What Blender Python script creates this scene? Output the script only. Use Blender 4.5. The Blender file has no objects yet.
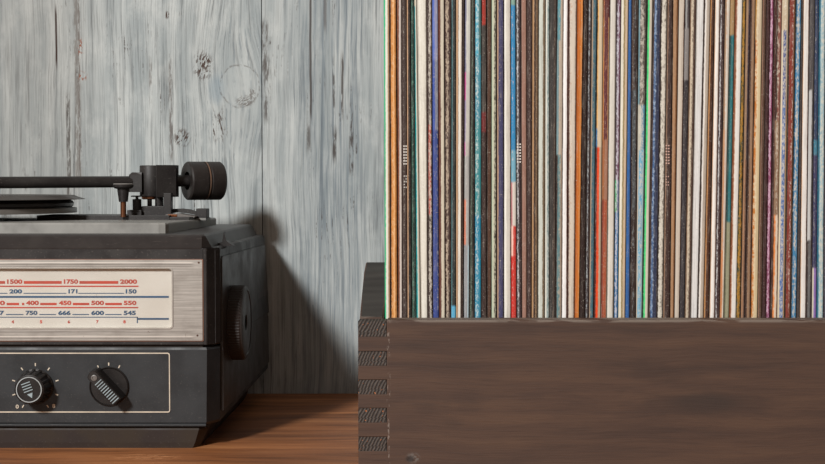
import bpy, bmesh, math, random
from mathutils import Vector
C = bpy.context.scene.collection
random.seed(7)
# ---------------------------------------------------------------- camera
F, U0, V0, CH, PITCH = 1430.0, 450.0, 232.0, 0.1875, math.radians(2.0)
cam = bpy.data.objects.new('camera', bpy.data.cameras.new('camera')); C.objects.link(cam)
cam.location = (0, -1, CH); cam.rotation_euler = (math.radians(90)-PITCH, 0, 0)
cam.data.lens = F/825*36; cam.data.sensor_width = 36; cam.data.shift_x = -37.5/825
cam.data.clip_start = .02
bpy.context.scene.camera = cam
def P(px, py, Y):
    a, b = (px-U0)/F, -(py-V0)/F
    dy = math.cos(PITCH)+b*math.sin(PITCH); dz = -math.sin(PITCH)+b*math.cos(PITCH)
    t = (Y+1)/dy
    return Vector((a*t, Y, CH+dz*t))
def X(px, Y=0, py=300): return P(px, py, Y).x
def Z(py, Y=0): return P(0, py, Y).z
def lin(h):
    if isinstance(h, str):
        h = h.lstrip('#'); h = [int(h[i:i+2], 16) for i in (0, 2, 4)]
    return tuple(((c/255)/12.92 if c/255 <= .04045 else ((c/255+.055)/1.055)**2.4) for c in h)+(1.0,)
# ---------------------------------------------------------------- node helpers
class S:
    def __init__(s, g, k): s.g, s.k = g, k
    def __add__(a, b): return a.g.m('ADD', a, b)
    def __radd__(a, b): return a.g.m('ADD', b, a)
    def __sub__(a, b): return a.g.m('SUBTRACT', a, b)
    def __rsub__(a, b): return a.g.m('SUBTRACT', b, a)
    def __mul__(a, b): return a.g.m('MULTIPLY', a, b)
    def __rmul__(a, b): return a.g.m('MULTIPLY', b, a)
    def __truediv__(a, b): return a.g.m('DIVIDE', a, b)
class G:
    def __init__(g, name, rough=.5, metal=0, spec=.5):
        g.mat = bpy.data.materials.new(name); g.mat.use_nodes = True
        g.t = g.mat.node_tree; g.n = g.t.nodes
        g.b = g.n['Principled BSDF']
        g.b.inputs['Roughness'].default_value = rough; g.b.inputs['Metallic'].default_value = metal
        g.b.inputs['Specular IOR Level'].default_value = spec
        g._p = None
    def put(g, inp, v):
        if isinstance(v, S): g.t.links.new(v.k, inp)
        else: inp.default_value = v
    def m(g, op, a, b=None, c=None):
        n = g.n.new('ShaderNodeMath'); n.operation = op
        for i, v in enumerate((a, b, c)):
            if v is not None: g.put(n.inputs[i], v)
        return S(g, n.outputs[0])
    def pos(g):
        if g._p is None:
            n = g.n.new('ShaderNodeNewGeometry'); s = g.n.new('ShaderNodeSeparateXYZ')
            g.t.links.new(n.outputs['Position'], s.inputs[0])
            g._p = [S(g, s.outputs[i]) for i in range(3)]
        return g._p
    def uv(g):
        n = g.n.new('ShaderNodeTexCoord'); s = g.n.new('ShaderNodeSeparateXYZ')
        g.t.links.new(n.outputs['UV'], s.inputs[0]); return S(g, s.outputs[0]), S(g, s.outputs[1])
    def vec(g, x, y, z):
        n = g.n.new('ShaderNodeCombineXYZ')
        for i, v in enumerate((x, y, z)): g.put(n.inputs[i], v)
        return S(g, n.outputs[0])
    def noise(g, x, y, z, detail=3, rough=.55, dist=0, scale=1):
        n = g.n.new('ShaderNodeTexNoise'); g.put(n.inputs['Vector'], g.vec(x, y, z))
        n.inputs['Scale'].default_value = scale; n.inputs['Detail'].default_value = detail
        n.inputs['Roughness'].default_value = rough; n.inputs['Distortion'].default_value = dist
        return S(g, n.outputs['Fac'])
    def ss(g, v, a, b, lo=0.0, hi=1.0):
        n = g.n.new('ShaderNodeMapRange'); n.interpolation_type = 'SMOOTHSTEP'
        for i, q in enumerate((v, a, b, lo, hi)): g.put(n.inputs[i], q)
        return S(g, n.outputs[0])
    def mix(g, f, a, b):
        n = g.n.new('ShaderNodeMix'); n.data_type = 'RGBA'
        g.put(n.inputs[0], f)
        for i, v in ((6, a), (7, b)):
            if isinstance(v, S): g.t.links.new(v.k, n.inputs[i])
            else: n.inputs[i].default_value = lin(v) if not (isinstance(v, tuple) and len(v) == 4) else v
        return S(g, n.outputs[2])
    def ramp(g, f, stops, mode='LINEAR'):
        n = g.n.new('ShaderNodeValToRGB'); n.color_ramp.interpolation = mode
        e = n.color_ramp.elements
        while len(e) < len(stops): e.new(0.5)
        for i, (p, c) in enumerate(stops): e[i].position = p
        for i, (p, c) in enumerate(stops): e[i].color = lin(c)
        g.put(n.inputs[0], f); return S(g, n.outputs[0])
    def blob(g, cx, cz, rx, rz, ex=0):   # soft patch in the X-Z plane
        x, y, z = g.pos()
        dx = (x-cx)/rx; dz = (z-cz)/rz
        d = g.m('SQRT', dx*dx+dz*dz)
        return g.ss(d, 1.0, .35)
    def col(g, c): g.put(g.b.inputs['Base Color'], c if isinstance(c, S) else lin(c))
    def bump(g, h, strength=.3, dist=.001):
        n = g.n.new('ShaderNodeBump'); n.inputs['Strength'].default_value = strength
        n.inputs['Distance'].default_value = dist; g.put(n.inputs['Height'], h)
        g.t.links.new(n.outputs[0], g.b.inputs['Normal'])
# ---------------------------------------------------------------- mesh helpers
def obj(name, bm, mats, parent=None, smooth=False, label=None):
    me = bpy.data.meshes.new(name)
    bmesh.ops.recalc_face_normals(bm, faces=bm.faces)
    if parent is not None: bm.transform(__import__('mathutils').Matrix.Translation(-wloc(parent)))
    if smooth:
        for f in bm.faces: f.smooth = True
        for e in bm.edges:
            if len(e.link_faces) == 2 and e.calc_face_angle(0) > math.radians(35): e.smooth = False
    bm.to_mesh(me); bm.free()
    for m in (mats if isinstance(mats, (list, tuple)) else [mats]): me.materials.append(m)
    o = bpy.data.objects.new(name, me); C.objects.link(o)
    if parent is not None: o.parent = parent
    if label: o['label'] = label
    return o
def wloc(o):
    v = Vector((0, 0, 0))
    while o is not None: v += o.location; o = o.parent
    return v
def box(bm, x0, x1, y0, y1, z0, z1, bev=0, mi=0, seg=2):
    vs = [bm.verts.new((x, y, z)) for x in (x0, x1) for y in (y0, y1) for z in (z0, z1)]
    fs = [bm.faces.new([vs[i] for i in q]) for q in ((0, 1, 3, 2), (4, 6, 7, 5), (0, 4, 5, 1), (2, 3, 7, 6), (0, 2, 6, 4), (1, 5, 7, 3))]
    for f in fs: f.material_index = mi
    if bev:
        es = {e for f in fs for e in f.edges}
        bmesh.ops.bevel(bm, geom=list(es), offset=bev, segments=seg, affect='EDGES', profile=.5)
    return fs
def boxp(bm, px0, px1, py0, py1, Y0, Y1, bev=.0003):
    a = P(px0, py1, Y0); b = P(px1, py0, Y0)
    box(bm, a.x, b.x, Y0, Y1, a.z, b.z, bev)
def loft(bm, rings, cap=True, mi=0):
    R = [[bm.verts.new(p) for p in r] for r in rings]
    n = len(R[0])
    for a, b in zip(R, R[1:]):
        for i in range(n):
            j = (i+1) % n
            bm.faces.new((a[i], a[j], b[j], b[i])).material_index = mi
    if cap:
        bm.faces.new(R[0]).material_index = mi; bm.faces.new(list(reversed(R[-1]))).material_index = mi
    return R
def basis(ax):
    ax = Vector(ax).normalized()
    u = ax.cross(Vector((0, 0, 1)) if abs(ax.z) < .9 else Vector((1, 0, 0))).normalized()
    return ax, u, ax.cross(u).normalized()
def lathe(bm, c, ax, prof, n=48, ripple=None, cap=True):   # prof: (radius, distance along axis)
    ax, u, w = basis(ax); c = Vector(c); rings = []
    for k, (r, d) in enumerate(prof):
        ring = []
        for i in range(n):
            a = 2*math.pi*i/n
            rr = r*(1+(ripple(k, i) if ripple else 0))
            ring.append(c+ax*d+(u*math.cos(a)+w*math.sin(a))*rr)
        rings.append(ring)
    loft(bm, rings, cap)
def tube(bm, a, b, r, n=24, r2=None):
    a, b = Vector(a), Vector(b)
    lathe(bm, a, b-a, [(r*.94, 0), (r, r*.08), (r2 or r, (b-a).length-r*.08), ((r2 or r)*.94, (b-a).length)], n)
def rrect(x0, x1, z0, z1, r, n=6):
    pts = []
    for cx, cz, a0 in ((x1-r, z1-r, 0), (x0+r, z1-r, 90), (x0+r, z0+r, 180), (x1-r, z0+r, 270)):
        for i in range(n+1):
            a = math.radians(a0+90*i/n); pts.append((cx+r*math.cos(a), cz+r*math.sin(a)))
    return pts
def frame(bm, outer, inner, yf, yb, bevel=0):
    o, i = outer, inner
    L = [[bm.verts.new((x, y, z)) for x, z in q] for q, y in ((o, yb), (o, yf), (i, yf), (i, yb))]
    n = len(o)
    for a, b in zip(L, L[1:]+L[:1]):
        for k in range(n): bm.faces.new((a[k], a[(k+1) % n], b[(k+1) % n], b[k]))
def empty(name, loc, label, cat, group=None):
    o = bpy.data.objects.new(name, None); C.objects.link(o); o.location = loc; o.empty_display_size = .02
    tag(o, label, cat, group); return o
def tag(o, label, cat, group=None):
    o['label'] = label; o['category'] = cat
    if group: o['group'] = group

WALL_Y = .265
# ================================================================ WALL
K = P(240, 86, WALL_Y)
def plank_mat(name, seed, bands=(), patches=(), knot=False, left=0, right=False, rust=False):
    g = G(name, .75, spec=.2); x, y, z = g.pos()
    if knot:      # the grain swerves around the knot
        kx = (x-K.x)/.034; kz = (z-K.z)/.060
        kd = g.m('EXPONENT', (kx*kx+kz*kz)*-1.0)
        K2 = P(215, 140, WALL_Y); hx = (x-K2.x)/.022; hz = (z-K2.z)/.045
        kd2 = g.m('EXPONENT', (hx*hx+hz*hz)*-1.0)
        wx = x - kd*(x-K.x)*.75 - kd2*(z-K2.z)*.16
    else: wx = x
    gx = wx+(g.noise(x*3+seed, 0.0, z*5, 2, .5)-.5)*.014+(g.noise(x*22+seed, 2.0, z*22, 2, .5)-.5)*.0022
    paint = g.mix(g.ss(g.noise(gx*70+seed, 6.0, z*4, 4, .6), .35, .68), '#9ea6a7', '#c4c9c7')
    paint = g.mix(g.ss(g.noise(x*40, 11.0, z*22, 5, .65), .45, .7)*.5, paint, '#d3d7d4')
    paint = g.mix(g.ss(g.noise(wx*9+seed, 0.0, z*1.6, 2, .5), .50, .7)*.45, paint, '#8f9a9e')
    lack = g.ss(g.noise(x*18+seed, 15.0, z*7, 4, .6), .38, .66)
    mid = g.noise(gx*300+seed, 3.0, z*9, 4, .65)
    paint = g.mix(g.ss(mid, .50, .66)*(.30+lack*.55), paint, '#6d7274')
    fine = g.noise(gx*900+seed, 0.0, z*16, 4, .7)
    paint = g.mix(g.ss(fine, .48, .70)*(.28+lack*.45), paint, '#5d6062')
    if left: paint = g.mix(g.ss(x, X(135, WALL_Y), X(45, WALL_Y))*left, paint, '#7d7973')  # darker toward the left: light falloff painted into the wall colour
    if right:
        rr = g.ss(x, X(262, WALL_Y), X(330, WALL_Y))*g.ss(x, X(376, WALL_Y), X(352, WALL_Y))
        paint = g.mix(rr*(g.ss(mid, .40, .6)*.45+.10), paint, '#6a7882')
    # broken flecks of bare wood following the grain
    fl = g.ss(g.noise(gx*420+seed, 20.0, z*34, 5, .72), .56, .64)*g.ss(g.noise(gx*34+seed, 8.0, z*9, 3, .6), .48, .62)*g.ss(g.noise(gx*160, 4.0, z*260, 2, .5), .36, .55)
    paint = g.mix(fl*.85, paint, '#453b36')
    if knot:
        sw = g.ss(g.m('SINE', (wx+(g.noise(x*60, 1.0, z*30, 3, .6)-.5)*.004)*2300), .25, .95)*g.ss(g.m('MAXIMUM', kd, kd2), .12, .6)
        paint = g.mix(sw*g.ss(g.noise(x*120, 5.0, z*60, 3, .6), .42, .6)*.45, paint, '#6c777f')
    for px, wpx, py0, py1, c, k, thr in bands:
        w = (g.noise(z*22, px*.1, 0.0, 3, .6)-.5)*.0024
        a = g.ss(g.m('ABSOLUTE', x-X(px, WALL_Y)+w), wpx*.00088, wpx*.0003)
        zz = g.ss(z, Z(py1+8, WALL_Y), Z(py1-8, WALL_Y))
        if py0 > -20: zz = zz*g.ss(z, Z(py0-8, WALL_Y), Z(py0+8, WALL_Y))
        paint = g.mix(a*zz*g.ss(g.noise(x*420, px*.3, z*75, 4, .65), thr-.1, thr+.1)*k, paint, c)
    for px, py, rx, rz, sx, sz, thr, tilt in patches:
        c = P(px, py, WALL_Y)
        n = g.noise((x+z*tilt)*sx*1.5, px*.2, (z-x*tilt)*sz*1.5, 3, .6)
        paint = g.mix(g.blob(c.x, c.z, rx*.00088, rz*.00088)*g.ss(n, thr, thr+.06)*.95, paint, '#4b3b33')
    if knot:
        B = P(217, 89, WALL_Y); paint = g.mix(g.blob(B.x, B.z, .010, .018)*.55, paint, '#8797a0')
        dx = (x-K.x)/.0175; dz = (z-K.z)/.0185
        kr = g.m('SQRT', dx*dx+dz*dz)+(g.noise(x*90, 0.0, z*90, 3, .5)-.5)*.25
        paint = g.mix(g.ss(kr, 1.0, .9)*.35, paint, '#b9bfbe')
        rim = g.ss(g.m('ABSOLUTE', kr-1.0), .06, .01)*g.ss(g.noise(x*260, 2.0, z*260, 3, .6), .42, .55)
        paint = g.mix(rim*.55, paint, '#6b6661')
    if rust:
        for p_, rx, rz in ((P(80, 48, WALL_Y), .004, .012), (P(82, 76, WALL_Y), .006, .006)):
            paint = g.mix(g.blob(p_.x, p_.z, rx, rz)*g.ss(g.noise(x*500, 1.0, z*300, 2, .6), .52, .6)*.9, paint, '#8d5138')
    g.col(paint); g.bump(fine, .5, .0010)
    return g.mat
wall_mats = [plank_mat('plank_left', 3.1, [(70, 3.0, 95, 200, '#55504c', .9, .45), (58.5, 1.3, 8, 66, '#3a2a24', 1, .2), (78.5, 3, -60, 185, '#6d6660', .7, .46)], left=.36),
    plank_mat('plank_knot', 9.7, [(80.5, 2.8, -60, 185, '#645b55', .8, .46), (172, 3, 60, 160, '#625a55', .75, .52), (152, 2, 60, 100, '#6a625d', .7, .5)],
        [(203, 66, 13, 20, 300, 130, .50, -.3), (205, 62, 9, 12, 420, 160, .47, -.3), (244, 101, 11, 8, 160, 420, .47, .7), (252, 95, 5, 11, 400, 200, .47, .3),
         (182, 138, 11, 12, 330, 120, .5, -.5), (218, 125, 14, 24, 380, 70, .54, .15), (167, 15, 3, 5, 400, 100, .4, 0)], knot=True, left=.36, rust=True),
    plank_mat('plank_right', 5.3, [(311.5, 1.6, -80, 118, '#4f4a47', .9, .25), (266, 5, 20, 75, '#57514d', .8, .5), (268, 5, 60, 120, '#4f4844', .8, .52), (343, 1.6, 55, 115, '#4d4744', .9, .4),
         (334, 1.6, 60, 110, '#4d4744', .8, .45), (335, 3, 130, 160, '#4b4440', .9, .45), (352, 3, 105, 175, '#4b4440', .9, .5), (309, 3, 125, 150, '#54504c', .8, .45), (326, 2.4, -30, 30, '#625f5e', .7, .4)], right=True)]
bm = bmesh.new()
for k in range(-6, 8):
    x0 = -.166+k*.162; ga = 0 if k == -1 else .0004; gb = 0 if k == -2 else .0004
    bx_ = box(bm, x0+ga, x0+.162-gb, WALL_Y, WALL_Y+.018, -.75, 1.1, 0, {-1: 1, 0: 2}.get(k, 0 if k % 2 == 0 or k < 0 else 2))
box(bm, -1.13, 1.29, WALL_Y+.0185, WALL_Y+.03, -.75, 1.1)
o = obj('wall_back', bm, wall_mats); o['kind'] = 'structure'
# ================================================================ TABLE TOP
g = G('oiled_brown_wood', .5, spec=.35)
x, y, z = g.pos()
wy = y+(g.noise(x*4, y*6, 0.0, 2, .5)-.5)*.05
a = g.noise(x*5, wy*60, 0.0, 4, .6); b = g.noise(x*16, wy*420, 2.0, 4, .65); c_ = g.noise(x*3, wy*14, 4.0, 3, .5)
col = g.ramp(a, [(.3, '#704527'), (.5, '#a1673e'), (.7, '#c28555')])
col = g.mix(g.ss(c_, .45, .68)*.6, col, '#5c3a28')
col = g.mix(g.ss(b, .52, .66)*.45, col, '#3f2619')
pp = P(150, 458, -.02); px_ = (x-pp.x)/.028; py_ = (y+.03)/.014
ch = g.ss(g.m('SQRT', px_*px_+py_*py_), 1.0, .4)*g.ss(g.noise(x*90, y*420, 0.0, 4, .7), .5, .57)
col = g.mix(ch*.9, col, '#d79a6c')
col = g.mix(g.ss(g.noise(x*60, y*700, 7.0, 3, .7), .66, .74)*.6, col, '#cf9a70')
g.col(col); g.bump(a*.5+b*.5, .25, .001)
bm = bmesh.new(); box(bm, -.80, .80, -.30, WALL_Y-.0005, -.032, 0, .002)
tw = g.mat
top_bm = bm
tb = empty('wooden_table', (0, -.02, -.75), 'orange-brown wooden table carrying the radio and the record crate', 'table')
obj('tabletop', bm, tw, tb)
for lx in (-.76, .70):
    for ly in (-.26, .19):
        bm = bmesh.new(); box(bm, lx, lx+.06, ly, ly+.06, -.75, -.0325, .003); obj('leg', bm, tw, tb)
gf = G('grey_floor', .7); x, y, z = gf.pos(); gf.col(gf.mix(gf.noise(x*6, y*6, 0.0, 3, .5), '#5d5650', '#76706a'))
bm = bmesh.new(); box(bm, -1.13, 1.29, -1.6, WALL_Y+.03, -.80, -.75); o = obj('floor', bm, gf.mat); o['kind'] = 'structure'
# ================================================================ CRATE
def crate_wood(name, cols, end=False, zf=1):
    g = G(name, .62, spec=.3); x, y, z = g.pos()
    if end:
        st = g.m('SINE', (x*1.0-z*.5)*2900+g.noise(x*130, 0.0, z*130, 2, .5)*7+g.m('FLOOR', z/.0183)*2.1)
        n = g.noise(x*500, y*100, z*500, 3, .7)
        c = g.mix(g.ss(st, -.6, .9), '#2a2523', '#5b534c')
        c = g.mix(g.ss(n, .35, .7)*.6, c, '#3a322e')
        c = g.mix(g.ss(g.noise(x*620, 3.0, z*520, 2, .5), .66, .70), c, '#b46a3a')
        g.bump(st*.3+n, .5, .001)
    else:
        sw = (g.noise(x*7, y*7, z*10, 2, .5)-.5)*.014
        zz = (z+sw)*zf; L = x+y
        a = g.noise(L*7, 1.0, zz*90, 5, .65); b = g.noise(L*34, 5.0, zz*800, 4, .7); c2 = g.noise(L*9, 9.0, zz*34, 4, .6)
        c = g.ramp(a, [(.3, cols[0]), (.5, cols[1]), (.72, cols[2])])
        c = g.mix(g.ss(c2, .52, .68)*.65, c, cols[0])
        c = g.mix(g.ss(b, .52, .70)*.4, c, cols[3])
        # dark smear and small knot
        s = P(705, 403, -.09)
        c = g.mix(g.blob(s.x, s.z, .030, .009)*g.ss(a, .3, .6)*.7, c, '#39302c')
        k = P(413, 458, -.09)
        c = g.mix(g.blob(k.x, k.z, .0055, .0045)*g.ss(g.noise(x*500, 0.0, z*500, 3, .6), .4, .55)*.9, c, '#6d6762')
        k = P(410, 459, -.09)
        c = g.mix(g.blob(k.x, k.z, .004, .003)*.8, c, '#2a2321')
        # rubbed upper edge
        zt = Z(320.2, -.09)
        c = g.mix(g.ss(z, zt-.0022, zt-.0004)*g.ss(z, zt+.0009, zt+.0003)*g.ss(g.noise(L*40, 2.0, z*300, 4, .6), .4, .55)*.7, c, '#857a70')
        v = g.ss(g.m('ABSOLUTE', x-X(388.5, -.09)), .0016, .0003)*g.ss(g.noise(x*700, 0.0, z*240, 3, .6), .55, .62)*g.ss(y, -.0885, -.0895)
        c = g.mix(v*.5, c, '#9a8f86')
        g.bump(a*.4+b*.6, .3, .001)
    g.col(c); return g.mat
dark = crate_wood('stained_pine', ('#41332d', '#503d33', '#5c4638', '#3b2e28'))
grey = crate_wood('weathered_stain', ('#302e2c', '#3b3936', '#45433f', '#2b2927'), zf=2.6)
endg = crate_wood('end_grain', None, True)
YF, YI = -.09, -.072
XL, XI, XB = X(358, YF), X(386.5, YF), -.0432
zt = Z(320.2, YF)
fing = [(321.5, 336.5), (351.5, 365.5), (380, 394.2), (408.3, 422.4), (437, 451), (465.5, 477)]
fing = [(max(Z(b, YF), 0.0), Z(a, YF)) for a, b in fing]          # z ranges of the side-board fingers, top first
XR = .2480; XRo = .2640
cr = empty('wooden_crate', (.10, .087, 0), 'dark brown stained wooden crate with finger-jointed corner, filled with record sleeves', 'crate')
bm = bmesh.new()
box(bm, XI, XR, YF, YI, .0, zt, .0008)
edges = [zt]+[v for f in fing for v in (f[1], f[0])]
tabs = [(edges[i+1], edges[i]) for i in range(0, len(edges)-1, 2)]
for lo, hi in tabs:
    if hi-lo > .001:
        for xa, xb in ((XL, XI+.001), (XR-.001, XRo)):
            box(bm, xa, xb, YF, YI, lo+.0002, hi-.0001, .0003)
obj('front_board', bm, dark, cr)
bm = bmesh.new(); box(bm, XB+.0002, XR-.0002, .2465, .2605, .0, .100, .0008); obj('back_board', bm, dark, cr)
bm = bmesh.new(); box(bm, XB+.0002, XR-.0002, YI+.0002, .2463, .003, .0135); obj('bottom_board', bm, dark, cr)
def side_board(xo, xi, xf):
    bm = bmesh.new()
    pk = P(366, 262.5, -.004)
    top = [(YI, Z(317, YI)), (-.060, .1060), (-.045, .1145), (-.025, .1262), (-.004, pk.z), (.006, pk.z-.0004), (.04, pk.z-.006),
           (.09, .1225), (.14, .1205), (.19, .115), (.24, .104), (.2605, .100)]
    prof = [(YI, 0), (YI, top[0][1])]+top[1:]+[(.2605, 0)]
    n = len(prof); A = [bm.verts.new((xo, a, b)) for a, b in prof]; B_ = [bm.verts.new((xi, a, b)) for a, b in prof]
    for i in range(n):
        j = (i+1) % n; f = bm.faces.new((A[i], A[j], B_[j], B_[i]))
        if 1 <= i < 6: f.material_index = 1
    bm.faces.new(A); bm.faces.new(list(reversed(B_)))
    es = [e for e in bm.edges if any(f.material_index == 1 for f in e.link_faces) and abs(e.verts[0].co.x-e.verts[1].co.x) < 1e-6]
    bmesh.ops.bevel(bm, geom=es, offset=.0009, segments=2, affect='EDGES')
    for lo, hi in fing:
        for f in box(bm, xo, xf, YF+.0001, YI+.0006, lo, hi, 0): f.material_index = 2
    return bm
obj('side_board', side_board(XL, XB, XI-.0002), [dark, grey, endg], cr)
obj('side_board', side_board(XRo, XR, XR+.0005), [dark, grey, endg], cr)
# ================================================================ RECORD SLEEVES
DK = '#40302b'  # dark brown painted on spine edges for the shade between sleeves
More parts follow.
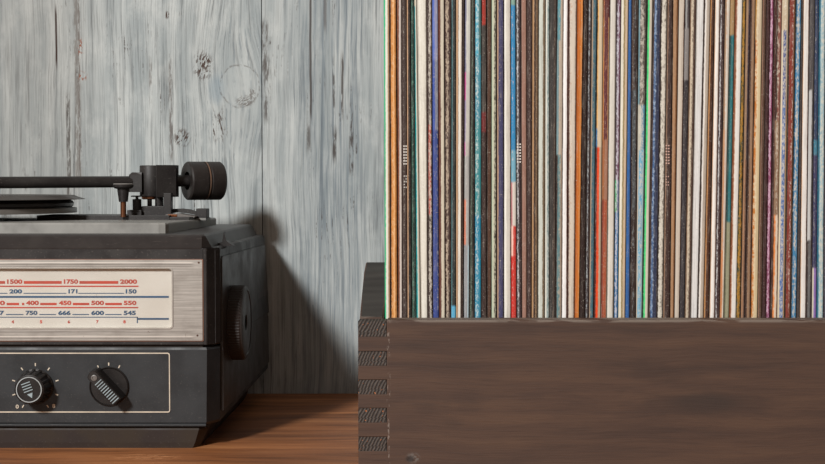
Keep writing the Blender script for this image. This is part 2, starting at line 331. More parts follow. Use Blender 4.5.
# (x at the photo's top edge, x at the crate edge, label, [(until row, [(px width, colour)...])...], wear)   wear: (colour, amount, centre u, width u)
W = '#d8d2c4'
REC = [
(383.4, 384.6, 'leftmost sleeve in the crate, bright green spine worn to white', [(999, [(1.7, '#3fb983'), (2.4, '#dcd9cc'), (1.6, '#b08d6a'), (.8, DK)])], ('#e6e2d6', .5, .38, .3)),
(389.9, 390.7, 'orange-tan sleeve just right of the green leftmost one', [(999, [(1.0, '#5d3a22'), (2.4, '#cf8a45'), (1.6, '#e0a86c'), (1.9, '#b97836'), (.5, DK)])], ('#ecc9a0', .3, .45, .4)),
(396.4, 397.8, 'half rust-brown, half pale grey sleeve right of the orange-tan one', [(999, [(2.2, '#8a5238'), (2.1, '#cbc0b7'), (.7, '#6b5750')])], (W, .12, .6, .5)),
(401.7, 402.7, 'dark brown sleeve with white dotted lettering near the left end', [(999, [(.6, '#5a4741'), (3.9, '#4d3e39'), (.3, DK)])], ('#c9c2b6', .22, .35, .3)),
(406.6, 407.4, 'black sleeve with a thin tan left edge beside the dotted one', [(999, [(1.2, '#c09a78'), (3.0, '#322b27')])], ('#7c6f63', .1, .5, .5)),
(410.6, 411.8, 'thin dark green sleeve before the teal-edged cream one', [(999, [(1.6, '#35584d'), (1.0, '#2d3a34'), (1.5, '#274840')])], ('#6f9a88', .35, .4, .5)),
(414.2, 416.5, 'narrow sleeve with bright teal left edge', [(6, [(1.4, '#c9c1a8'), (2, '#c8c2b4')]), (999, [(1.5, '#22a3a5'), (1.0, '#cfd2c6'), (1.6, '#b3a491')])], ('#dde2da', .25, .35, .3)),
(416.7, 420.9, 'widest cream sleeve near the left end', [(999, [(1.0, '#b8b1a4'), (5.2, '#d9d5c8'), (.8, '#a59c90')])], ('#ece9df', .3, .5, .6)),
(426.7, 427.8, 'dark brown frayed sleeve left of the royal blue one', [(125, [(5, '#503e3b')]), (215, [(1.2, '#4d3835'), (2.2, '#bf4a3a'), (1.3, '#4d3835')]), (999, [(5, '#473733')])], ('#d5cec0', .55, .55, .5)),
(432.0, 433.0, 'royal blue sleeve, first blue from the left', [(60, [(2, '#5f77c4'), (3, '#9093b3')]), (130, [(2.4, '#4a62b5'), (3, '#83879a')]), (999, [(4.4, '#44579f'), (1.4, '#3a4b86')])], ('#d6cfc0', .25, .8, .3)),
(438.0, 439.2, 'maroon-edged sleeve with a ragged cream stripe right of the royal blue one', [(999, [(2.2, '#713f33'), (3.2, '#c9c1ae'), (.6, DK)])], ('#4e3730', .3, .35, .3)),
(444.4, 445.4, 'brown sleeve with two dotted cream wear lines', [(999, [(1.0, '#4c332c'), (3.5, '#4e3833'), (1.0, DK)])], ('#bfae98', .58, .35, .45)),
(451.6, 451.1, 'black sleeve ending in a sky-blue patch at the crate edge', [(306, [(.9, '#5f8a8f'), (3.6, '#333e3f'), (.3, DK)]), (999, [(4.4, '#57aed2')])], ('#6d8b8d', .15, .3, .3)),
(456.0, 456.0, 'bright white sleeve with tan left edge right of the sky-blue patch', [(999, [(1.6, '#bd9a78'), (.4, DK), (2.9, '#e2dccf'), (.4, '#9c8478')])], (W, .1, .7, .3)),
(462.4, 461.1, 'thin blackish-brown sleeve between the bright white and grey ones', [(999, [(2, '#43302a')])], ('#6d5147', .15, .5, .5)),
(464.4, 463.1, 'grey sleeve with a lavender left edge and pink marks', [(72, [(1.6, '#82809a'), (3.6, '#c6c5bd')]), (100, [(1.4, '#cf5f9c'), (3.6, '#bdbbb4')]), (142, [(1.6, '#9c8fa8'), (3.4, '#bdb9b0')]), (156, [(1.4, '#d77fb4'), (3.4, '#b3aea5')]), (200, [(5, '#a6a5a1')]), (245, [(2.0, '#e08a6f'), (3, '#a3a3a0')]), (999, [(3.8, '#9a9c9e'), (1.2, '#bcd2da')])], ('#dedad0', .2, .5, .6)),
(471.0, 468.9, 'olive-black sleeve with grey-green fleck left of the turquoise one', [(999, [(1.0, '#34302a'), (1.8, '#4a5a4e'), (2.8, '#302c27')])], ('#8aa594', .25, .35, .3)),
(475.2, 474.7, 'broad turquoise sleeve scuffed white', [(55, [(3.6, '#52a7bd'), (2.6, '#527f80')]), (120, [(6.2, '#4791a5')]), (215, [(6.2, '#3a9097')]), (999, [(6.2, '#1f8fb0')])], ('#d9e2dc', .42, .35, .55)),
(481.4, 481.2, 'dark sleeve turning red near the top, right of turquoise', [(25, [(.6, DK), (4, '#b4382c'), (.6, DK)]), (112, [(5, '#4b4642')]), (132, [(4.6, '#7e2f30')]), (999, [(5.2, '#44332f')])], ('#8f8278', .15, .5, .5)),
(486.4, 486.8, 'plain chocolate-brown sleeve left of the mottled green-white one', [(999, [(1, DK), (2.9, '#5f4131'), (.6, DK)])], ('#8b6b55', .08, .5, .5)),
(491.6, 491.5, 'mottled green-white and black sleeve left of the navy one', [(999, [(2.4, '#b3bda5'), (3, '#4a423c')])], ('#c9c6ae', .55, .5, .6)),
(496.8, 497.0, 'navy-blue sleeve with thin tan left edge', [(999, [(1.3, '#a98c74'), (4.4, '#4d4c74'), (.5, DK)])], ('#9e9385', .2, .5, .3)),
(503.8, 503.8, 'broad white sleeve between navy and bright blue-red ones', [(999, [(2.2, '#e8e4da'), (3.5, '#cbc6bb'), (.7, '#7a5c50')])], ('#b7b1a7', .2, .6, .4)),
(510.9, 511.2, 'sleeve bright blue above and vivid red below', [(5, [(5, '#7ba294')]), (150, [(4.7, '#318fc4'), (.4, DK)]), (182, [(4.8, '#73aabf')]), (226, [(1.2, '#c98a8a'), (3.6, '#cfc8be')]), (256, [(2, '#e8b8a8'), (3, '#d9483e')]), (999, [(4.8, '#dd3a30'), (.3, DK)])], ('#f0d9cf', .25, .3, .3)),
(515.8, 516.7, 'charcoal sleeve with white grid lettering right of the blue-red one', [(999, [(2.5, '#4f4b4c'), (2.6, '#46353a')])], ('#d9dadb', .5, .3, .35)),
(521.0, 521.8, 'broad dusty-pink brown sleeve', [(999, [(.5, '#80655a'), (4.0, '#a1796a'), (.6, '#8d6d60')])], ('#c9b3a6', .1, .5, .6)),
(526.6, 526.9, 'dark brown flecked sleeve right of the dusty-pink one', [(999, [(4.6, '#4d3834')])], ('#a08f87', .28, .5, .4)),
(532.4, 531.6, 'brown sleeve with two tan edge lines before the pale green-grey one', [(999, [(1.6, '#b18a63'), (1.6, '#412c25'), (2.4, '#7d624a')])], ('#b89b78', .3, .7, .3)),
(538.6, 537.5, 'pale green-grey sleeve with olive right edge', [(999, [(.6, '#8d8777'), (3.8, '#c2c7bd'), (2.4, '#7d6b54')])], ('#dcdcd0', .15, .4, .4)),
(545.6, 544.7, 'whitish sleeve with mottled teal wear right of green-grey', [(999, [(1.2, '#e0dccd'), (3.4, '#b5bdb8')])], ('#56787a', .5, .7, .5)),
(549.6, 549.2, 'dark taupe sleeve left of the teal and tan one', [(999, [(3.4, '#45413d'), (2.2, '#544842')])], ('#9c8a78', .2, .7, .4)),
(557.0, 555.2, 'muted teal sleeve with tan scuffs left of the brightest white one', [(40, [(.6, DK), (3, '#5d98a3'), (2.2, '#b8a796')]), (155, [(1.8, '#76959a'), (3.6, '#b3a493')]), (999, [(1.2, DK), (2.9, '#65898c'), (1.6, '#a99684')])], ('#c2b19c', .4, .6, .4)),
(563.2, 561.5, 'brightest white sleeve, left of the brown-edged cream one', [(999, [(.4, '#9a8f88'), (4.0, '#eae8e6'), (.8, '#93614f')])], ('#a9a5a2', .1, .5, .4)),
(568.2, 566.9, 'cream sleeve with brown left edge beside the deep orange one', [(999, [(1.4, '#5a382e'), (4.6, '#cbc0b0'), (1.0, '#8d7465')])], ('#b07a55', .22, .3, .4)),
(577.2, 574.4, 'deep orange sleeve in the middle-left of the row', [(999, [(1.0, '#b05a1c'), (1.8, '#c96f24'), (1.5, '#d98a45'), (.5, DK)])], ('#f0b880', .08, .8, .2)),
(583.8, 579.4, 'black-brown sleeve right of the deep orange one', [(999, [(5, '#35241f')])], ('#5a443c', .08, .5, .5)),
(588.4, 585.0, 'blackish sleeve with white nicks left of the slate-blue one', [(999, [(3.6, '#43363a')])], ('#b9c4c6', .45, .35, .35)),
(592.0, 588.9, 'slate-blue sleeve with tan edge', [(999, [(1.1, '#a8917a'), (2.9, '#44707f'), (.6, '#33343a')])], ('#a7957d', .3, .4, .4)),
(597.4, 593.7, 'sleeve with vivid orange-red lower stripe and cream edge', [(128, [(.6, DK), (.9, '#d8a75f'), (4.0, '#c9b89b')]), (147, [(1.2, '#2f6f9f'), (4.0, '#c9b89b')]), (999, [(1.7, '#5d2822'), (2.4, '#f4501c'), (2.8, '#b9a58b')])], ('#dcc7ac', .2, .6, .2)),
(603.4, 600.8, 'brick-red and tan sleeve right of the vivid orange stripe', [(18, [(.6, '#b4703f'), (4, '#6d3331')]), (140, [(.8, '#bf8048'), (3.4, '#70363a'), (1.1, '#bf9064')]), (200, [(1.8, '#a76a43'), (3.0, '#a97a62')]), (999, [(1.4, '#8f4430'), (3.2, '#b3593b'), (.6, '#c2a283')])], ('#c79a7a', .15, .5, .6)),
(610.0, 606.4, 'broad light grey sleeve right of the brick-red one', [(999, [(.6, '#8f8a80'), (4.6, '#cfcac0'), (1.2, '#a39c92')])], ('#e0dcd2', .2, .5, .5)),
(616.6, 613.6, 'mottled purple-and-white sleeve turning bright blue at its foot', [(180, [(1.2, '#5d4a50'), (2.5, '#7b5068'), (.6, DK)]), (212, [(2, '#4aa06a'), (2, '#73789a')]), (999, [(.5, '#243a50'), (3.4, '#2f77ac'), (.5, DK)])], ('#cfcfd8', .55, .4, .5)),
(621.4, 618.2, 'cream sleeve with olive centre left of the cobalt-blue one', [(999, [(2.3, '#dcd6c4'), (1.6, '#98865d'), (2.5, '#cdb598')])], ('#b9aa84', .3, .6, .4)),
(628.6, 625.1, 'cobalt-blue sleeve near the middle of the row', [(999, [(3.3, '#2f6aae'), (1.3, '#3f4f7a')])], ('#80a5cc', .08, .5, .5)),
(632.0, 629.8, 'black-brown sleeve with grey scuffs between cobalt and sky-blue', [(90, [(1.8, '#5b4940'), (4.0, '#392924')]), (210, [(1, DK), (3.4, '#4b5053'), (1.4, '#392924')]), (999, [(5.6, '#3c2d28')])], ('#8c9598', .3, .45, .4)),
(638.8, 635.9, 'pale sky-blue scuffed sleeve left of the neon green one', [(105, [(1.2, '#7297a0'), (1.6, '#5d4b45'), (3.0, '#57504a')]), (150, [(2.5, '#b8b4a6'), (3, '#5f93ab')]), (999, [(1.0, '#b7ad9c'), (3.6, '#67aac8'), (1.4, '#9fb9bf')])], ('#cfcabc', .52, .5, .6)),
(647.0, 641.8, 'cream sleeve with neon green left edge', [(999, [(1.3, '#274a33'), (1.7, '#45d47c'), (3.2, '#cfc5b6')])], ('#a7d4a5', .12, .6, .4)),
(653.0, 648.2, 'navy sleeve with light blue scuffs right of the neon green edge', [(999, [(1.6, '#43302b'), (1.8, '#456a9b'), (3.8, '#394260'), (.8, DK)])], ('#a9bcd2', .42, .35, .3)),
(661.4, 657.2, 'black sleeve with heavily peeled white spine near the middle', [(999, [(.4, DK), (4.8, '#83796f')])], ('#d9d4c6', .72, .45, .7)),
(667.6, 662.8, 'dark brown sleeve with pinkish dotted lettering', [(999, [(1.2, '#8b6c57'), (4.6, '#4a3530'), (.6, DK)])], ('#a58a74', .2, .25, .3)),
(672.8, 669.7, 'tan sleeve with orange-brown right edge', [(999, [(.5, DK), (2.6, '#ac835f'), (1.6, '#794b27')])], ('#cfa985', .15, .4, .4)),
(679.0, 674.4, 'light greige sleeve right of the tan one', [(999, [(4.1, '#c1b5a7'), (.6, '#7a4a3c')])], ('#d9d0c4', .15, .5, .5)),
(685.0, 679.4, 'charcoal sleeve with grey band near its top', [(28, [(1, '#494345'), (1.6, '#9a9a98'), (2.4, '#5c5456')]), (80, [(4.8, '#8b8684')]), (999, [(.7, '#564f50'), (4.5, '#443f43')])], ('#8d9092', .15, .3, .3)),
(690.4, 684.8, 'brown sleeve with frayed cream centre line', [(999, [(1.0, '#7d6048'), (2.4, '#c6b7a1'), (2.4, '#5f483d')])], ('#41302a', .4, .5, .4)),
(696.8, 690.8, 'broad cool-white sleeve left of the pinkish grey one', [(999, [(.7, '#a9a29a'), (2.4, '#d0cecb'), (2.6, '#deddda'), (.5, '#8d6a60')])], ('#b8b3ae', .12, .5, .5)),
(704.8, 697.7, 'pinkish-grey sleeve with white left edge', [(999, [(.5, DK), (1.4, '#ded8d0'), (3.4, '#b3a79a')])], ('#8e8178', .2, .7, .3)),
(710.4, 703.3, 'dark brown sleeve with orange-tan left edge', [(999, [(1.9, '#b98452'), (3.9, '#563322')])], ('#8c5d3c', .12, .5, .4)),
(715.2, 709.3, 'white sleeve with peach left edge beside a dark purple one', [(999, [(.6, '#d0a98a'), (3.4, '#e3dfd8'), (1.2, '#a48b80')])], ('#bdb4aa', .12, .5, .5)),
(720.2, 714.7, 'dark purple-brown sleeve with a line of white nicks', [(999, [(2.0, '#5d4d50'), (2.7, '#472f31')])], ('#d8d8d6', .55, .25, .25)),
(725.2, 719.6, 'cream sleeve with tan edge and orange marks', [(130, [(1.2, '#9f8064'), (2.8, '#d0c8bc')]), (250, [(1.6, '#b98c68'), (2.4, '#c9beb2')]), (999, [(2.0, '#c48255'), (2.0, '#d9cdbb')])], ('#d98a4c', .2, .4, .5)),
(730.4, 723.6, 'sleeve with teal middle and olive foot right of the cream-tan one', [(35, [(4.6, '#a5865c')]), (222, [(1.6, '#26504f'), (3.0, '#2f8087')]), (999, [(1.2, '#6b6a52'), (3.6, '#97957a')])], ('#b9c6b4', .2, .6, .3)),
(735.2, 729.0, 'broad clean white sleeve with orange-brown left edge', [(999, [(1.6, '#8a4c2c'), (.5, '#c9a58a'), (4.8, '#dedad3')])], ('#b9b4ac', .12, .5, .5)),
(742.8, 736.1, 'dark green sleeve speckled with gold', [(999, [(3.8, '#34452c'), (.8, '#4a3024')])], ('#b5822f', .6, .45, .7)),
(746.4, 740.8, 'tan-brown sleeve with dark purple stripe right of the gold-speckled one', [(160, [(2.2, '#9d7c60'), (2.2, '#413543')]), (999, [(1.5, '#a47a5b'), (1.2, '#7c5843'), (1.4, '#413030')])], ('#b9a08a', .15, .5, .6)),
(750.8, 745.0, 'brown sleeve with tan right side left of the peeling orange-cream one', [(999, [(1.6, '#573c30'), (3.2, '#9c7b5e'), (.5, DK)])], ('#c3a78a', .15, .6, .4)),
(755.7, 750.3, 'broad cream sleeve with peeling orange left side', [(40, [(1.2, '#b98a4a'), (5.2, '#c9b99d')]), (999, [(.7, '#6d3d1a'), (2.2, '#c4741f'), (4.4, '#ccb994')])], ('#dfcfae', .55, .35, .4)),
(762.6, 757.5, 'reddish-brown sleeve right of the peeling orange-cream one', [(999, [(1, '#8a6550'), (3, '#634639')])], ('#a58c7c', .12, .3, .4)),
(766.4, 761.7, 'dark maroon sleeve left of the magenta-flecked one', [(999, [(3.9, '#4a2a2b')])], ('#7a3f52', .2, .7, .4)),
(770.0, 765.5, 'maroon sleeve flecked with magenta and white', [(999, [(1.2, '#6b2a3f'), (2.6, '#93406a'), (1.2, '#4b2628')])], ('#dcb8cc', .55, .4, .45)),
(774.6, 770.4, 'sleeve with brown side and bright orange and white foot', [(120, [(2.0, '#52291f'), (1, DK), (3.0, '#93584c')]), (215, [(1.6, '#4a2a22'), (4.6, '#94735a')]), (999, [(2.2, '#4f291c'), (1.8, '#e08744'), (2.0, '#dbcab4'), (.9, '#8e4a2a')])], ('#d8cfbe', .42, .6, .35)),
(782.4, 777.4, 'cream sleeve with royal-blue centre stripe near the right end', [(30, [(6, '#bfae94')]), (100, [(1.6, '#c9bda6'), (2.8, '#4257a0'), (1.8, '#b7a88f')]), (999, [(1.6, '#cdbfa4'), (3.0, '#4f74b4'), (1.6, '#b79a72')])], ('#e0dac8', .45, .5, .5)),
(789.2, 784.7, 'brick-red sleeve with white nicks near the right end', [(999, [(.6, DK), (4.0, '#93382a'), (.9, '#8c6a48')])], ('#dfd0c2', .4, .65, .3)),
(795.6, 790.2, 'bright blue scuffed sleeve near the right end', [(999, [(.9, '#23303c'), (4.2, '#3485b3'), (.7, '#3a2f2e')])], ('#dcd0bc', .52, .5, .5)),
(801.6, 796.3, 'narrow dark brown-grey sleeve left of the last white one', [(999, [(3.4, '#4d4340')])], ('#7d6c62', .12, .5, .5)),
(803.4, 799.8, 'last broad white sleeve toward the right end', [(999, [(.9, '#dfb592'), (4.6, '#dedad4'), (.9, '#8a6a64')])], ('#c4bdb5', .1, .5, .5)),
(810.0, 806.3, 'charcoal-grey sleeve right of the last white one', [(90, [(4.8, '#585455')]), (240, [(2.9, '#b4b4b2'), (2, '#4c484a')]), (999, [(1, '#463a3b'), (2.4, '#6b6c6c'), (1.6, '#44383a')])], ('#8d8e8e', .12, .5, .4)),
(815.2, 811.7, 'sleeve navy above and lilac-purple at its foot', [(140, [(3.6, '#36486a')]), (155, [(3.6, '#3a7f98')]), (268, [(3.8, '#43446b')]), (999, [(1.3, '#c3bbab'), (2.7, '#8f70b4'), (.5, DK)])], ('#c3bcae', .25, .25, .3)),
(819.2, 816.4, 'light blue and cream scuffed sleeve, second from the right end', [(999, [(1.9, '#2b6f86'), (4.6, '#93b3bd'), (.6, DK)])], ('#dad5c4', .55, .6, .5)),
(826.0, 823.7, 'dark purple-grey sleeve cut by the right edge of view', [(999, [(5, '#4f4a55')])], ('#77727d', .1, .5, .5)),
]
END = (831.0, 829.0)
def punch(h):
    c = [int(h[i:i+2], 16) for i in (1, 3, 5)]; l = (c[0]*.3+c[1]*.59+c[2]*.11)/255
    k = .80+.24*min(1, max(0, (l-.18)/.5))
    return '#%02x%02x%02x' % tuple(min(255, int(v*k)) for v in c)
def rec_mat(idx, segs, wear):
    g = G('sleeve_card_%d' % idx, .7, spec=.25); u, v = g.uv()
    r = idx*3.7
    wob = (g.noise(v*26, r, 0.0, 5, .7)-.5)*.22+(g.noise(v*3, r, 4.0, 2, .5)-.5)*.16
    uu = u+wob
    def seg_col(st):
        tot = sum(w for w, c in st); p = 0; stops = []
        for w, c in st: stops.append((p/tot, punch(c))); p += w
        if len(stops) == 1: stops.append((.99, stops[0][1]))
        out = []
        for i, (q, c) in enumerate(stops):       # nearly hard edges
            if i: out.append((max(q-.05, out[-1][0]+.002), stops[i-1][1]))
            out.append((q if i == 0 else min(q+.05, 1), c))
        return g.ramp(uu, out)
    c = seg_col(segs[-1][1])
    for lim, st in reversed(segs[:-1]):
        f = g.ss(v+(g.noise(u*3, v*8, r, 2, .5)-.5)*.03, (lim+1.5)/100, (lim-1.5)/100)
        c = g.mix(f, c, seg_col(st))
    # slight length-wise discolouration of the card
    c = g.mix(g.ss(g.noise(u*5, v*2.5, r+2, 4, .6), .42, .75)*.28, c, '#4a3a32')
    c = g.mix(g.ss(g.noise(u*7, v*5, r+5, 4, .6), .5, .8)*.25, c, '#d8d0c2')
    wc, am, uc, uw = wear
    n = g.noise(u*4.6+wob*2.0, v*26, r+9, 6, .80)
    env = g.ss(g.m('ABSOLUTE', u-uc+wob*1.6), uw*.9, uw*.2)
    big = g.ss(g.noise(v*4, r, 7.0, 3, .6), .25, .7)
    th = .68-.19*am
    f = g.ss(n+(env-.5)*.24*min(1, am+.3)+(big-.5)*.08, th-.05, th+.07)
    c = g.mix(f*min(.9, .45+am*.6), c, wc)
    n2 = g.noise(u*5, v*85, r+13, 4, .7)
    c = g.mix(g.ss(n2, .62, .69)*.7, c, '#ded6c8')
    n3 = g.noise(u*4, v*45, r+19, 4, .7)
    c = g.mix(g.ss(n3, .64, .73)*.45, c, '#3a2b26')
    g.col(c); g.bump(n, .25, .0006); return g.mat
YS = -.0695
cover_mat = G('printed_cover_card', .6); _x, _y, _z = cover_mat.pos()
cover_mat.col(cover_mat.mix(cover_mat.noise(_x*4, _y*14, _z*14, 4, .6), '#3b332e', '#5f574e')); cover_mat = cover_mat.mat
def sleeve(idx, a, b):
    xt0, xb0, label, segs, wear = a; xt1, xb1 = b
    rnd = random.Random(idx)
    yj = YS+rnd.uniform(-.0009, .0009)
    gap = .42
    rows = []
    ztop = Z(-29+rnd.uniform(-3, 3), YS); zb = .0137
    zs = [zb, .05, Z(318, YS)]+[Z(p, YS) for p in (278, 238, 198, 158, 118, 78, 38, 0)]+[ztop-.004, ztop]
    def rowof(z): # inverse of Z
        lo, hi = -60, 520
        for _ in range(30):
            m = (lo+hi)/2
            if Z(m, YS) > z: lo = m
            else: hi = m
        return lo
    bm = bmesh.new(); uvl = bm.loops.layers.uv.new('UVMap'); info = {}
    rings = []
    for z in zs:
        row = rowof(z); t = min(max(row/318, 0), 1)
        l = xt0+(xb0-xt0)*t+gap/2; r = xt1+(xb1-xt1)*t-gap/2
        l = P(l, row, YS).x; r = P(r, row, YS).x
        w = r-l; rd = min(.0007, w*.28)
        yy = yj+rnd.uniform(-.00015, .00015)
        yk = .2455
        pts = [(l, yk, 0), (l, yy+rd, 0), (l+rd*.3, yy+rd*.3, .10), (l+rd, yy, .24), ((l+r)/2, yy-.0001, .5), (r-rd, yy, .76), (r-rd*.3, yy+rd*.3, .90), (r, yy+rd, 1), (r, yk, 1)]
        ring = []
        for (px, py, u) in pts:
            vt = bm.verts.new((px, py, z)); u2 = (px-l)/w; info[vt] = (u2, row/100); ring.append(vt)
        rings.append(ring)
    n = len(rings[0])
    for A, B_ in zip(rings, rings[1:]):
        for i in range(n): bm.faces.new((A[i], A[(i+1) % n], B_[(i+1) % n], B_[i]))
    bm.faces.new(rings[0]); bm.faces.new(list(reversed(rings[-1])))
    for f in bm.faces:
        for lp in f.loops: lp[uvl].uv = info[lp.vert]
    loc = Vector(((rings[0][1].co.x+rings[0][-1].co.x)/2, .088, zb))
    bm.transform(__import__('mathutils').Matrix.Translation(-loc))
    for f in bm.faces:
        if abs(f.calc_center_median().y) > .0 and max(v_.co.y for v_ in f.verts)-min(v_.co.y for v_ in f.verts) > .1: f.material_index = 1
    o = obj('record_sleeve', bm, [rec_mat(idx, segs, wear), cover_mat], smooth=False); o.location = loc
    for p in o.data.polygons: p.use_smooth = len(p.vertices) == 4
    tag(o, label, 'record sleeve', 'record sleeves standing in the crate')
    return o, yj
letter_w = G('white_print', .6); letter_w.col('#e2ddd4'); letter_p = G('pink_print', .6); letter_p.col('#c9a596')
def dots(parent, yj, px, py0, rows, cols, dx, dy, wx_, wy_, mat, skip=()):
    bm = bmesh.new()
    for r in range(rows):
        for c in range(cols):
            if (r, c) in skip: continue
            a = P(px+c*dx, py0+r*dy+wy_, yj); b = P(px+c*dx+wx_, py0+r*dy, yj)
            box(bm, a.x, b.x, yj-.00045, yj+.0004, a.z, b.z)
    obj('spine_lettering', bm, mat, parent)
for i, a in enumerate(REC):
    b = REC[i+1][:2] if i+1 < len(REC) else END
    o, yj = sleeve(i, a, b)
    if i == 3:
        dots(o, yj, 403.4, 145.5, 7, 2, 2.1, 2.95, 1.3, 1.3, letter_w.mat)
        dots(o, yj, 403.9, 175.5, 5, 2, 1.9, 2.8, .8, 1.2, letter_w.mat, {(1, 0), (3, 1)})
    if i == 24:
        dots(o, yj, 516.9, 143.6, 7, 2, 2.4, 2.95, 1.6, 1.3, letter_w.mat)
    if i == 49:
        dots(o, yj, 665.6, 145.0, 7, 2, 2.3, 2.95, 1.5, 1.3, letter_p.mat)
        dots(o, yj, 665.8, 176.0, 4, 2, 2.0, 2.8, .9, 1.2, letter_p.mat, {(1, 1)})
# ================================================================ RADIO TURNTABLE
def plastic(name, c, c2, rough=.45, dust=.25, spec=.4):
    g = G(name, rough, spec=spec); x, y, z = g.pos()
    n = g.noise(x*40, y*40, z*40, 4, .6); s = g.noise(x*900, y*900, z*900, 2, .5)
    k = g.mix(g.ss(n, .35, .7), c, c2)
    k = g.mix(g.ss(s, .62, .75)*dust, k, '#8c857e')
    g.col(k); r = g.ss(n, .3, .7, rough-.08, rough+.12); g.put(g.b.inputs['Roughness'], r)
    g.bump(s, .06, .0004); return g.mat
black = plastic('black_plastic', '#232020', '#2d2a28')
panel = plastic('blue_black_plastic', '#26282a', '#2f3133', .5, .12)
sidep = plastic('aged_side_plastic', '#2e2a28', '#3b3633', .42, .15)
basem = plastic('brown_black_base', '#2a211e', '#33291f', .6, .1)
greyp = plastic('grey_deck_plastic', '#7c7b77', '#94938e', .45, .1)
knobm = plastic('black_knob', '#1c1918', '#252120', .38, .08)
def simple(name, c, rough=.5, metal=0):
    g = G(name, rough, metal); x, y, z = g.pos()
    g.col(g.mix(g.ss(g.noise(x*70, y*70, z*70, 3, .6), .35, .65)*.25, c, '#7d746c' if metal else '#5d554f')); return g.mat
creamline = simple('cream_print', '#d9ccb8'); pale = simple('pale_blue_print', '#9fb0b5'); brass = simple('worn_brass', '#7d4a2a', .3, .8)
redp = simple('red_print', '#c9442e'); bluep = simple('blue_print', '#1f5378')
g = G('black_lid_plastic', .42, spec=.4); x, y, z = g.pos()
n = g.noise(x*60, y*60, z*60, 4, .6)
k = g.mix(g.ss(n, .35, .7), '#292524', '#34302e')
zz = Z(251, 0)
k = g.mix(g.ss(g.m('ABSOLUTE', z-zz), .0009, .0002)*g.ss(g.noise(x*700, 0.0, z*900, 3, .7), .45, .58)*g.ss(y, .004, .001)*.8, k, '#8d8680')
k = g.mix(g.ss(g.noise(x*150, y*900, z*900, 3, .6), .62, .72)*.2, k, '#7d7671')
g.col(k); lidm = g.mat
g = G('brushed_aluminium', .42, .55); x, y, z = g.pos()
n = g.noise(x*30, 0.0, z*1800, 4, .6); b2 = g.noise(x*45, 4.0, z*60, 4, .65)
k = g.mix(g.ss(n, .35, .65), '#9f9a93', '#bfbab3'); k = g.mix(g.ss(b2, .45, .72)*.5, k, '#8a827b')
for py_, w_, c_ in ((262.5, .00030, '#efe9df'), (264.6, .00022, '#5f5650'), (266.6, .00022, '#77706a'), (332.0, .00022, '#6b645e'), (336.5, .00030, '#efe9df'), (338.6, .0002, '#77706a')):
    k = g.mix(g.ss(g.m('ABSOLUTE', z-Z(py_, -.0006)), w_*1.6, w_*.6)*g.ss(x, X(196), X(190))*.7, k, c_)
k = g.mix(g.ss(g.noise(x*320, 9.0, z*320, 3, .6), .67, .72)*.6, k, '#5e4a3f')
g.col(k); alu = g.mat
LFT = -.555
rd_ = empty('radio_record_player', (-.36, .125, 0), 'black vintage radio record player with silver dial panel and two front knobs', 'radio')
RT = -.163
def fp(xr, chx, chy, yf, yr, z, lift=0, l=LFT, fl_=0.0):
    p = [(l+chx, yf), (xr-chx, yf), (xr, yf+chy), (xr+fl_, yr), (l, yr), (l, yf+chy)]
    return [(a, b, z+lift*(b-yf)) for a, b in p]
# upper case with a recess behind the dial bezel
bm = bmesh.new()
z0, z1 = Z(345.5), Z(247.5)
def flare(z, y=.247): return (.0048-.0038*max(0, min(1, (z-.085)/.055)))*y/.247
def r0(d, z): return [(LFT+.003, .0075, z), (-.1656-d, .0075, z), (RT-d, .012, z), (RT-d+flare(z), .247-d, z), (LFT+d, .247-d, z), (LFT+d, .012, z)]
loft(bm, [r0(.001, z0), r0(0, z0+.001), r0(0, z1-.0022), r0(.0006, z1-.0008), r0(.0022, z1)])
def post(z): return [(X(203.2), .0005, z), (X(207)-.0007, 0, z), (X(207), .0004, z), (RT-.0002, .0118, z), (RT-.0012, .0130, z), (X(203.2), .013, z)]
loft(bm, [post(z0+.0006), post(z0+.0012), post(z1-.0016), post(z1-.0006)])
box(bm, LFT+.003, X(203.3), .0003, .009, Z(259.6), z1-.0006, .0004)
box(bm, LFT+.003, X(203.3), .0003, .009, z0+.0004, Z(341), .0004)
obj('upper_case', bm, black, rd_)
# raised side panel
bm = bmesh.new()
zt0 = P(219.5, 256.5, .016).z
q = [(.016, Z(345, .01)-.004), (.016, zt0-.002), (.019, zt0), (.238, zt0-.0015), (.241, zt0-.004), (.241, .030+.001), (.10, .026), (.016, .0245)]
rings = [[(xx+flare(b, a), a, b) for a, b in q] for xx in (RT-.001, RT+.0009)]
loft(bm, rings); obj('side_panel', bm, sidep, rd_)
# lower case
bm = bmesh.new()
zl0, zl1 = Z(426.5), Z(347.6)
lf = .028
loft(bm, [fp(RT-.004, .0085, .011, .004, .243, zl0, lf), fp(RT-.0012, .0078, .012, .0010, .245, zl0+.0012, lf, fl_=.003), fp(RT-.0008, .0075, .012, .0004, .245, zl0+.003, lf*.9, fl_=.0045),
          fp(RT-.0004, .0072, .012, .0000, .246, zl1-.0016, fl_=.0048), fp(RT-.0010, .0072, .012, .0006, .246, zl1, fl_=.0048)])
# moulded lip that runs along the bottom of the front
box(bm, LFT+.008, X(205.5), -.0006, .003, Z(426.3), Z(424.2), .0003)
obj('lower_case', bm, panel, rd_)
bm = bmesh.new(); loft(bm, [fp(RT-.003, .008, .012, .003, .244, zl1-.002), fp(RT-.003, .008, .012, .003, .244, z0+.002)]); obj('case_seam', bm, basem, rd_)
# base
bm = bmesh.new()
zb_ = Z(430.5)
loft(bm, [fp(X(197.5, .003), .004, .006, .003, .225, 0), fp(X(200, .003), .004, .006, .0025, .232, .004), fp(X(205, .002), .005, .008, .002, .238, zb_, .02), fp(X(205, .004), .005, .008, .004, .238, Z(425), .028)])
obj('base', bm, basem, rd_)
